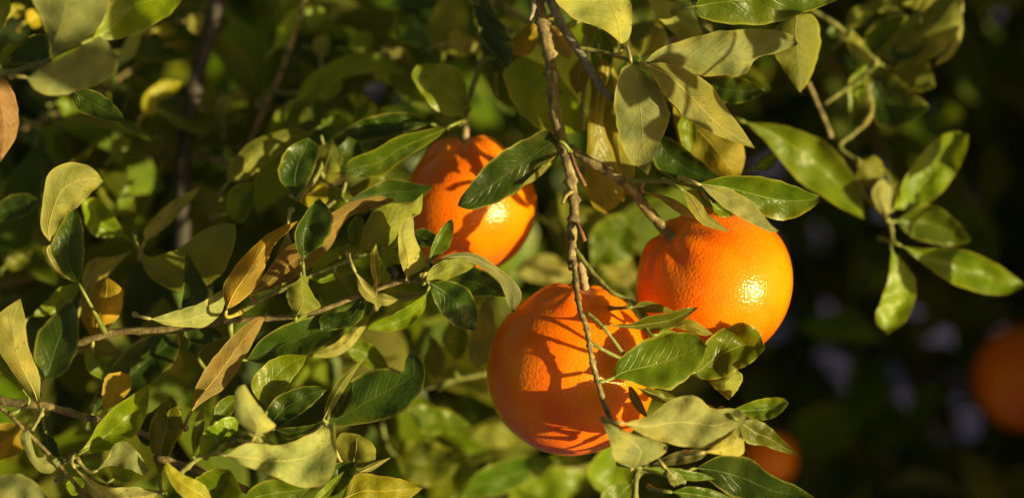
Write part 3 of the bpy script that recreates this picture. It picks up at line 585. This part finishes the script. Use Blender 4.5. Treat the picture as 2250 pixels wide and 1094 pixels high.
# ================================================================ leaves behind and below the lower orange
lb = Branch('leafy_branch', 'soft blurred green leaves behind and below the lower orange', 'branch', (800, 850, 14))
lb.twig('F', '800,880,12 900,860,11 960,845,10 1010,832,10 1075,820,10', 1.4, 1.2, 'green', 'stem')
lb.twig('F', '1060,1130,16 1100,1080,15 1160,1050,15 1260,1030,15 1350,1010,15', 1.6, 1.2, 'green')
L = lb.leaf
L('Y6', '-20,640', '-20,540 60,470 160,500', '80,640 200,640', '290,610', d=12, tx=.1, mat='green', face='T')
L('Y6', '220,1110', '140,1000 150,860 190,790', '270,1060 330,940 260,850', '200,770', d=13, tx=.3, mat='bright', face='T')
L('Y6', '250,850', '400,810 600,800 740,820', '300,950 480,1010 640,1000', '780,860', d=16, tx=.1, ty=.6, mat='green', face='T')
L('Y6', '520,1110', '600,960 760,900 960,880', '640,1150 900,1120 1050,1010', '1140,930', d=14, tx=.1, ty=.2, mat='bright', face='T')
L('Y6', '740,920', '760,840 860,810', '820,930 910,900', '935,830', d=16, tx=.3, mat='bright', face='T')
L('Y6', '190,790', '280,640 420,560 540,620', '330,800 480,790', '600,720', d=18, tx=.1, mat='olive', face='U')
L('F', '1075,650', '1042,700 1030,780', '1090,720 1082,780', '1050,812', d=6, tx=.35, mat='tan', face='U')
L('F', '1000,790', '970,750 985,710', '1020,780 1030,730', '1005,700', d=9, tx=.3, mat='bright', face='T')
L('F', '900,900', '930,890 1000,910', '930,950 1000,950', '1040,940', d=10, tx=.1, mat='green', face='T')
L('F', '870,1000', '900,970 980,980', '900,1060 970,1060', '1010,1020', d=12, tx=-.2, mat='olive', face='T')
L('F', '1190,480', '1230,420 1240,440', '1250,560 1290,520', '1330,470', d=14, tx=-.1, mat='olive', face='U')
L('F', '1130,600', '1170,560 1250,570', '1180,620 1260,620', '1300,600', d=16, tx=.2, mat='tan', face='U')
L('F', '1300,580', '1300,510 1350,470', '1370,580 1400,540', '1390,480', d=13, tx=.1, mat='green', face='T')
L('F', '1380,640', '1330,600 1300,540', '1400,600 1370,540', '1330,500', d=15, tx=.3, mat='olive', face='U')
L('F', '1330,1094', '1290,1040 1330,980', '1380,1080 1390,1020', '1380,970', d=10, tx=.2, mat='bright', face='T')
L('F', '960,840', '930,800 940,760', '980,800 970,760', '945,735', d=8, tx=.1, mat='olive', face='T')
L('F', '1000,1090', '1060,1030 1150,1000', '1080,1090 1170,1060', '1220,1010', d=12, tx=.2, ty=.4, mat='green', face='T')

# ================================================================ the oranges
def orange(label, c, rpx, axis, squash=1.0, neck=0.0, collar=0.0, navel=0.0, seed=0, calyx=True):
    r = rpx * KPX * (DIST + c[2] / 100); o = thing('orange', label, 'orange', P(*c), 'oranges on the tree')
    ax = (RIGHT * axis[0] + UP * axis[1] - FWD * axis[2]).normalized()
    e1 = ax.orthogonal().normalized(); e2 = ax.cross(e1)
    rs_ = random.Random(seed); ph = [rs_.uniform(0, 6.3) for _ in range(8)]
    NT, NP = 64, 96; vs = []; fs = []
    def rad(t, p):
        s = math.sin(t)
        q = 1 + 0.010 * math.sin(2 * p + ph[0]) * s + 0.007 * math.sin(3 * p + ph[1]) * s + 0.006 * math.sin(5 * t + 2 * p + ph[2]) * s
        n = math.exp(-(t / 0.55) ** 2)
        q += neck * n
        rd = 0.5 + 0.5 * math.sin(7 * p + ph[3] + 0.6 * math.sin(2 * p + ph[4]))
        q += collar * (rd - 0.35) * math.exp(-((t - 0.42) / 0.24) ** 2)
        q -= 0.10 * math.exp(-(t / 0.16) ** 2)
        q -= navel * math.exp(-((math.pi - t) / 0.12) ** 2)
        return q * r
    for i in range(NT + 1):
        t = math.pi * i / NT
        for k in range(NP):
            p = 2 * math.pi * k / NP; q = rad(t, p)
            vs.append((e1 * math.cos(p) + e2 * math.sin(p)) * (q * math.sin(t)) + ax * (q * math.cos(t) * squash))
    for i in range(NT):
        for k in range(NP):
            k2 = (k + 1) % NP
            fs.append((i * NP + k, (i + 1) * NP + k, (i + 1) * NP + k2, i * NP + k2))
    me = bpy.data.meshes.new('rind'); me.from_pydata([tuple(v) for v in vs], [], fs); smooth(me)
    link('rind', me, RIND, o)
    if calyx:   # five-lobed button under the fruit stem
        h = rad(0.03, 0) * squash; cv = [ax * (h + 0.0015)]; n = 30
        for ring, (rr, hh) in enumerate(((0.35, 0.0012), (0.75, 0.0006), (1.0, -0.0012))):
            for k in range(n):
                p = 2 * math.pi * k / n; w = 0.0062 * rr * (1 + (0.28 * math.cos(5 * p) if ring else 0))
                cv.append((e1 * math.cos(p) + e2 * math.sin(p)) * w + ax * (h + hh))
        cf = [(0, 1 + k, 1 + (k + 1) % n) for k in range(n)]
        for ring in range(2):
            for k in range(n):
                a0 = 1 + ring * n; k2 = (k + 1) % n
                cf.append((a0 + k, a0 + n + k, a0 + n + k2, a0 + k2))
        cm = bpy.data.meshes.new('calyx'); cm.from_pydata([tuple(v) for v in cv], [], cf); smooth(cm)
        link('calyx', cm, BM['stem'], o)
    return o
orange('lowest and largest orange, dappled with leaf shadows, behind a thin green twig', (1255, 816, 0), 188, (.10, .97, .12), 0.98, 0.055, 0.075, 0, 1)
orange('smooth sunlit orange with a clear highlight, hanging at the end of the side twig', (1569, 626, 1), 180, (-.58, .62, .33), 0.91, 0.02, 0.06, 0, 2)
orange('orange with a knobbly top, half covered by a long dark leaf', (1030, 455, 5.2), 147, (-.06, .98, .15), 1.0, 0.06, 0.10, 0, 3)
orange('dim blurred red orange cut off by the right edge', (2256, 830, 47), 118, (-.1, .97, .1), 1.0, 0.0, 0.02, 0, 4, False)
orange('small blurred orange in shadow low behind the dark green leaf', (1692, 1008, 40), 60, (0, 1, 0), 1.0, 0, 0, 0, 5, False)

# ================================================================ the tree behind: limbs and blurred branches
limb = Branch('tree_limb', 'dark bare limb rising upright behind the leaves at the left', 'limb', (400, 620, 13))
limb.twig('F', '398,640,13 400,520,13 402,420,13 410,300,13 428,190,13 455,90,13 478,0,13 490,-60,13', 4.4, 4.0, 'dark', 'stem', 0.06, 0.1)
limb.twig('F', '405,330,13 450,345,13 500,355,9 520,358,9', 2.0, 1.6, 'bark')

sb = Branch('leafy_branch', 'sunlit blurred sprigs on both sides of the dark upright limb', 'branch', (560, 330, 17))
sb.twig('F', '520,420,13.0 545,330,12.2 580,240,11.5 620,150,11.5 650,60,11.5 680,-30,11.5', 1.6, 1.2, 'bark', 'stem')
sb.twig('F', '600,200,11.5 640,205,10.8 700,190,10.8 780,150,10.8 880,120,11.5', 1.2, 1.0, 'green')
sb.twig('F', '545,330,12.2 440,300,14.4 330,240,14.4 240,190,14.4 120,170,14.4', 1.4, 1.0, 'bark')
L = sb.leaf
L('Z2', '400,610', '470,480 600,390 760,320 920,330', '520,590 640,500 760,450 900,440', '1085,450', d=10.1, tx=.35, ty=.2, mat='bright', face='T')
L('Z2', '520,590', '560,520 600,450', '600,600 680,540', '690,460', d=9.7, tx=.35, mat='bright', face='T')
L('Z2', '275,300', '300,190 360,90', '360,270 410,160', '450,10', d=10.8, tx=.5, mat='bright', face='T')
L('Z2', '470,20', '460,100 500,170', '580,60 570,130', '540,190', d=11.5, tx=.5, mat='bright', face='T')
L('Z2', '560,350', '510,300 530,230', '600,330 620,250', '590,210', d=11.5, tx=.5, mat='tan', face='U')
L('Z2', '720,290', '740,220 800,190', '800,310 870,260', '870,190', d=11.5, tx=.4, mat='bright', face='T')
L('Z2', '960,340', '920,280 980,245', '1060,380 1100,320', '1060,260', d=12.2, tx=.5, mat='tan', face='U')
L('Z2', '1310,260', '1340,200 1430,195', '1370,310 1470,315', '1505,260', d=8.6, tx=.5, mat='tan', face='U')
L('Z2', '0,570', '40,540 100,545', '40,610 110,610', '150,580', d=14.4, tx=.5, mat='tan', face='U')
L('Z2', '190,600', '210,540 250,530', '230,635 270,610', '275,550', d=14.4, tx=.5, mat='tan', face='U')
L('Z2', '270,660', '300,630 350,650', '300,695 360,710', '410,690', d=14.4, tx=.5, mat='tan', face='U')
L('Z2', '560,760', '580,690 640,665', '620,815 690,800', '735,750', d=6.5, tx=.4, mat='green', face='T')
L('Z2', '20,700', '50,675 90,685', '60,755 100,760', '125,730', d=14.4, tx=.4, mat='bright', face='T')
L('Z2', '195,770', '240,740 290,745', '220,810 270,805', '310,770', d=13.0, tx=.4, mat='bright', face='T')
L('Z1', '860,690', '855,590 920,520 1000,480', '930,690 950,610 1040,570', '1110,500', d=11.5, tx=.5, mat='yellow', face='T')
L('Z1', '350,620', '370,580 420,600', '380,700 430,700', '490,660', d=11.5, tx=.5, mat='bright', face='T')
L('Z1', '660,960', '660,880 720,820', '720,980 760,890', '800,830', d=11.5, tx=.4, mat='bright', face='T')
L('Z1', '320,870', '330,820 380,820', '350,900 400,900', '415,860', d=13.0, tx=.4, mat='green', face='T')
L('Z1', '910,880', '900,830 950,810', '950,920 990,890', '1000,840', d=13.0, tx=.4, mat='ochre', face='U')
L('Z1', '1120,130', '1150,90 1220,90', '1150,190 1220,200', '1255,150', d=13.0, tx=.5, mat='tan', face='U')
L('Z1', '940,180', '960,140 1020,150', '980,230 1040,220', '1060,190', d=14.4, tx=.5, mat='yellow', face='T')
L('Z1', '1030,270', '1060,235 1120,240', '1060,310 1120,320', '1150,280', d=14.4, tx=.5, mat='yellow', face='T')
L('Z1', '1380,600', '1400,540 1460,540', '1410,610 1470,610', '1515,590', d=13.7, tx=.5, mat='tan', face='U')
L('Z1', '1400,720', '1420,680 1470,690', '1430,750 1470,770', '1490,740', d=13.7, tx=.5, mat='bright', face='T')
L('Z1', '60,90', '70,30 120,30', '90,110 140,90', '150,50', d=8.6, tx=.5, mat='yellow', face='T')
L('Z1', '160,130', '160,70 200,60', '200,170 250,150', '250,100', d=8.6, tx=.5, mat='yellow', face='T')
L('Z5', '30,700', '40,640 90,600', '90,720 150,690', '200,600', d=10.1, tx=.4, mat='olive', face='T')
L('Z5', '710,370', '720,270 770,190', '760,380 800,280', '810,180', d=9.4, tx=.4, mat='bright', face='T')
def proto_leaf(seed):
    r = random.Random(seed); NU, NV = 10, 6
    wd = r.uniform(.20, .27); ar = r.uniform(-.25, .12); fo = r.uniform(.1, .5); tw = r.uniform(-.5, .5); pk = r.uniform(.42, .55)
    vs = []; uv = []; fs = []
    for i in range(NU + 1):
        u = i / NU; w = wd * (math.sin(math.pi * u ** (math.log(.5) / math.log(pk)))) ** .8 * (1 if u < .85 else 1 - .25 * (u - .85) / .15)
        for j in range(NV + 1):
            v = 2 * j / NV - 1; x = v * w; z = fo * abs(v) * w + ar * u * u + .03 * math.sin(9 * u + 3 * v) * abs(v)
            a = tw * (u - .3); vs.append((x * math.cos(a) - z * math.sin(a), u, x * math.sin(a) + z * math.cos(a))); uv.append((u, (v + 1) / 2))
    for i in range(NU):
        for j in range(NV):
            q = i * (NV + 1) + j; fs.append((q, q + 1, q + NV + 2, q + NV + 1))
    return vs, uv, fs
PROTO = [proto_leaf(s) for s in range(8)]
PMESH = {}
def pmesh(i, mat):
    if (i, mat) not in PMESH:
        vs, uv, fs = PROTO[i]
        me = bpy.data.meshes.new('leaf'); me.from_pydata(vs, [], fs); smooth(me)
        lay = me.uv_layers.new(name='UVMap'); lay.data.foreach_set('uv', [c for f in fs for k in f for c in uv[k]])
        me.materials.append(LM[mat]); PMESH[(i, mat)] = me
    return PMESH[(i, mat)]
def frame(r, along, bias=0.9):
    """random orientation: y along the leaf, z (upper face) drawn to the light"""
    y = (along + Vector((r.gauss(0, .7), r.gauss(0, .7), r.gauss(0, .7)))).normalized()
    z = (SUN * .5 + Vector((0, -.35, .5))) * bias + Vector((r.gauss(0, .6), r.gauss(0, .6), r.gauss(0, .6)))
    z = (z - y * z.dot(y)).normalized(); x = y.cross(z)
    return Matrix((x, y, z)).transposed()
def back_branch(label, ps, n, mats, seed, size=(.045, .075), rt=(1.8, 1.0), wood='bark', group='blurred branches deeper in the tree'):
    r = random.Random(seed); b = Branch('leafy_branch', label, 'branch', ps[0], group)
    q = spline(ps, 24); path = [P(*p) for p in q]
    link('stem', tube_mesh([p - b.loc for p in path], [(rt[0] + (rt[1] - rt[0]) * i / 24) / 1000 for i in range(25)], 8, .1, True, 'stem'), BM[wood], b.o)
    for i in range(n):
        t = min(23, int(24 * (i + r.random()) / n)); p0 = path[t].lerp(path[t + 1], r.random())
        tan = (path[t + 1] - path[t]).normalized(); side = Vector((r.gauss(0, 1), r.gauss(0, 1), r.gauss(0, 1))).normalized()
        al = (tan * .6 + side).normalized(); s = r.uniform(*size)
        base = p0 + al * .012
        lf = link('leaf', pmesh(r.randrange(8), r.choice(mats)), None, b.o)
        lf.matrix_local = Matrix.Translation(base - b.loc) @ (frame(r, al) * s).to_4x4()
        pm = tube_mesh([Vector((0, -.012 / s, 0)), Vector((0, -.005 / s, 0)), Vector((0, .02, 0))], [.0009 / s] * 3, 5, 0, False, 'petiole')
        link('petiole', pm, PM['green'], lf)
    return b
MIX = ['deep', 'green', 'green', 'olive', 'bright', 'bright']
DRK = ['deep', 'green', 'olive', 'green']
BACK = [
 ('blurred branch crossing the upper left corner behind the grey backed leaves', [(-80, 330, 14), (80, 270, 13), (200, 210, 14), (310, 140, 16)], 15, MIX),
 ('blurred branch left of the dark limb beside the dry brown leaf', [(-60, 520, 14), (60, 450, 15), (170, 390, 16), (260, 330, 18)], 15, MIX),
 ('blurred spray right of the dark limb at the top edge', [(600, -40, 21), (650, 80, 19), (620, 200, 17), (590, 300, 17)], 15, MIX),
 ('blurred bright spray arching left of the knobbly orange', [(930, 60, 16), (850, 130, 15), (740, 180, 14), (660, 240, 14)], 14, MIX),
 ('blurred branch low on the left edge under the tan backed leaf', [(-60, 640, 22), (100, 600, 22), (260, 560, 22), (400, 520, 24)], 24, MIX),
 ('blurred branch in the middle behind the rust coloured leaf', [(420, 620, 22), (540, 500, 22), (660, 420, 22), (800, 380, 24)], 24, MIX),
 ('blurred branch along the bottom edge at the left', [(-40, 1060, 16), (160, 980, 16), (340, 880, 17), (500, 800, 18)], 26, MIX),
 ('blurred branch beneath the pale crumpled leaf', [(560, 1130, 16), (660, 1000, 16), (800, 880, 17), (940, 760, 18)], 26, MIX),
 ('blurred branch between the two lower oranges', [(1260, 420, 22), (1320, 520, 22), (1380, 620, 24), (1440, 760, 26)], 16, DRK),
 ('blurred branch behind the leaves at the top of the hanging twig', [(1050, -30, 14), (1180, 60, 14), (1350, 120, 14), (1560, 60, 14)], 14, MIX),
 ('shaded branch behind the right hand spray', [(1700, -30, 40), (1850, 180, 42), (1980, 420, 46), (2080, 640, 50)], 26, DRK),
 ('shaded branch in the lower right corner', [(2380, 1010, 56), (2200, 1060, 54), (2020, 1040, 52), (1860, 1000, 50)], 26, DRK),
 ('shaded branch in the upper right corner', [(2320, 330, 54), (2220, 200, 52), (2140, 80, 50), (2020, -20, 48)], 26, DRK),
]
for i, (lab, ps, n, mats) in enumerate(BACK): back_branch(lab, ps, n, mats, 100 + i)

# deep foliage of the tree and the hedge behind: one uncountable mass
def foliage(name, centers, per, spread, size, seed, label, mats=('deep', 'green', 'olive')):
    r = random.Random(seed); V = []; F = []; MI = []; UVS = []
    for c in centers:
        for _ in range(per):
            p = Vector(c) + Vector((r.gauss(0, spread), r.gauss(0, spread), r.gauss(0, spread * .8)))
            if p.z < 0.02: continue
            M3 = frame(r, Vector((r.gauss(0, 1), r.gauss(0, 1), r.gauss(0, 1) - .3)).normalized()); s = r.uniform(*size)
            k0 = len(V)
            for (x, y, z) in ((0, 0, 0), (.2, .35, .06), (.22, .6, .06), (0, 1, -.1), (-.22, .6, .06), (-.2, .35, .06), (0, .35, 0), (0, .6, -.02)):
                V.append(tuple(p + M3 @ Vector((x, y, z)) * s)); 
            u8 = ((0, .5), (.35, 1), (.6, 1), (1, .5), (.6, 0), (.35, 0), (.35, .5), (.6, .5))
            m = r.choice((0, 0, 0, 1, 1, 2))
            for f in ((0, 1, 6), (0, 6, 5), (6, 1, 2, 7), (5, 6, 7, 4), (7, 2, 3), (4, 7, 3)):
                F.append(tuple(k0 + i for i in f)); MI.append(m); UVS += [c2 for i in f for c2 in u8[i]]
    me = bpy.data.meshes.new(name); me.from_pydata(V, [], F); smooth(me)
    lay = me.uv_layers.new(name='UVMap'); lay.data.foreach_set('uv', UVS)
    for k in mats: me.materials.append(LM[k])
    me.polygons.foreach_set('material_index', MI)
    o = link(name, me, None); o['kind'] = 'stuff'; o['label'] = label; o['category'] = 'foliage'
    return o
def shade_mesh(name, label, items, seed):
    """unseen leafy shoots added just outside the picture to cast dappled shade; items: (base, tip, width) of each leaf in world space"""
    r = random.Random(seed); V = []; F = []; UVS = []
    for b0, t0, wd in items:
        y = t0 - b0; ln = y.length; y.normalize()
        z = (SUN + Vector((r.gauss(0, .15), r.gauss(0, .15), r.gauss(0, .15)))); z = (z - y * z.dot(y)).normalized(); x = y.cross(z)
        vs, uv, fs = PROTO[r.randrange(8)]; k0 = len(V); mw = max(abs(v[0]) for v in vs)
        for v in vs: V.append(tuple(b0 + x * (v[0] * wd / mw / 2) + y * (v[1] * ln) + z * (v[2] * ln * .4)))
        for f in fs: F.append(tuple(k0 + i for i in f)); UVS += [c for i in f for c in uv[i]]
        # its shoot
        k0 = len(V)
        for q in (b0, b0 + SUN * .10 + Vector((.01, .01, .02))):
            for k in range(5): V.append(tuple(q + (x * math.cos(k * 1.2566) + z * math.sin(k * 1.2566)) * .0012))
        for k in range(5): F.append((k0 + k, k0 + (k + 1) % 5, k0 + 5 + (k + 1) % 5, k0 + 5 + k)); UVS += [0, .5] * 4
    me = bpy.data.meshes.new(name); me.from_pydata(V, [], F); smooth(me)
    lay = me.uv_layers.new(name='UVMap'); lay.data.foreach_set('uv', UVS)
    o = link(name, me, LM['green']); o['kind'] = 'stuff'; o['label'] = label; o['category'] = 'foliage'
def pix(w):
    v = w - CAM; z = v.dot(FWD); return 1125 + v.dot(RIGHT) / z / KPX, z
def sunward(targets, margin=130):
    out = []
    for p, q, w in targets:
        a, b = P(*p), P(*q); t = .05
        while min(pix(a + SUN * t)[0], pix(b + SUN * t)[0]) < 2250 + margin + 40: t += .01
        out.append((a + SUN * t, b + SUN * t, w))
    return out
r = random.Random(21)
sh = [((60, 170, -10), (260, 110, -10), .035), ((1990, 90, 9), (2110, 140, 9), .03)]
for _ in range(14):
    x, y = r.uniform(-20, 980), r.uniform(20, 1090); an = r.uniform(0, 6.28); l = r.uniform(90, 190)
    sh.append(((x, y, -3), (x + l * math.cos(an), y + l * math.sin(an), -3), r.uniform(.010, .022)))
for _ in range(9):
    x, y = r.uniform(1200, 1750), r.uniform(-20, 280); an = r.uniform(0, 6.28); l = r.uniform(90, 160)
    sh.append(((x, y, -1), (x + l * math.cos(an), y + l * math.sin(an), -1), r.uniform(.012, .022)))
for _ in range(10):
    x, y = r.uniform(1750, 2200), r.uniform(-20, 620); an = r.uniform(0, 6.28); l = r.uniform(90, 160)
    sh.append(((x, y, 8), (x + l * math.cos(an), y + l * math.sin(an), 8), r.uniform(.012, .022)))
shade_mesh('crown_foliage', 'added unseen leafy shoots that dapple the tree with shade', sunward(sh), 3)  # unseen leaves added along the sun line to shade chosen spots
r = random.Random(5)
GAPS = [(1690, 1010, 90), (2240, 830, 110), (1860, 850, 190), (2160, 960, 160), (2100, 490, 90), (2000, 800, 110), (820, 40, 130)]     # where the crown is thin and the ground shows
cs = []
for _ in range(150):        # inner crown behind the sunlit branches, thinner on the right
    x = r.uniform(-250, 2500); d = r.uniform(35, 110)
    y = r.uniform(-150, 1250)
    if x > 1500:
        d = r.uniform(52, 115)
        if r.random() < .12: continue
    if any(math.hypot(x - gx, y - gy) < gr for gx, gy, gr in GAPS): continue
    cs.append(P(x, y, d))
cl = [c for c in cs if pix(c)[0] < 1400]; cr_ = [c for c in cs if pix(c)[0] >= 1400]
foliage('crown_foliage', cl, 34, .05, (.05, .08), 11, 'dark mass of leaves deep in the tree behind the left sprays')
foliage('crown_foliage', cr_, 34, .05, (.05, .08), 14, 'dim mass of blurred leaves behind the right hand spray', ('green', 'olive', 'bright'))
cs = []
for _ in range(270):        # the part of the crown right of the picture: it keeps the inside of the tree in shade
    z = DIST + r.uniform(.16, 1.3); x = .25 * z / DIST + .16 + .9 * r.random() ** 1.5
    cs.append(CAM + FWD * z + RIGHT * x + UP * r.uniform(-.55, .55))
for _ in range(12):        # and the part above the picture
    z = DIST + r.uniform(.22, 1.2)
    cs.append(CAM + FWD * z + RIGHT * r.uniform(-.7, .6) + UP * (.12 * z / DIST + .16 + r.uniform(0, .5)))
foliage('crown_foliage', cs, 40, .06, (.06, .09), 12, 'leafy upper right side of the tree crown that shades its inside')
cs = [(r.uniform(-2.5, 2.5), r.uniform(3.9, 4.8), r.uniform(.1, 1.6)) for _ in range(160)]
foliage('hedge_foliage', cs, 40, .14, (.08, .12), 13, 'dark hedge foliage far behind in the shade')
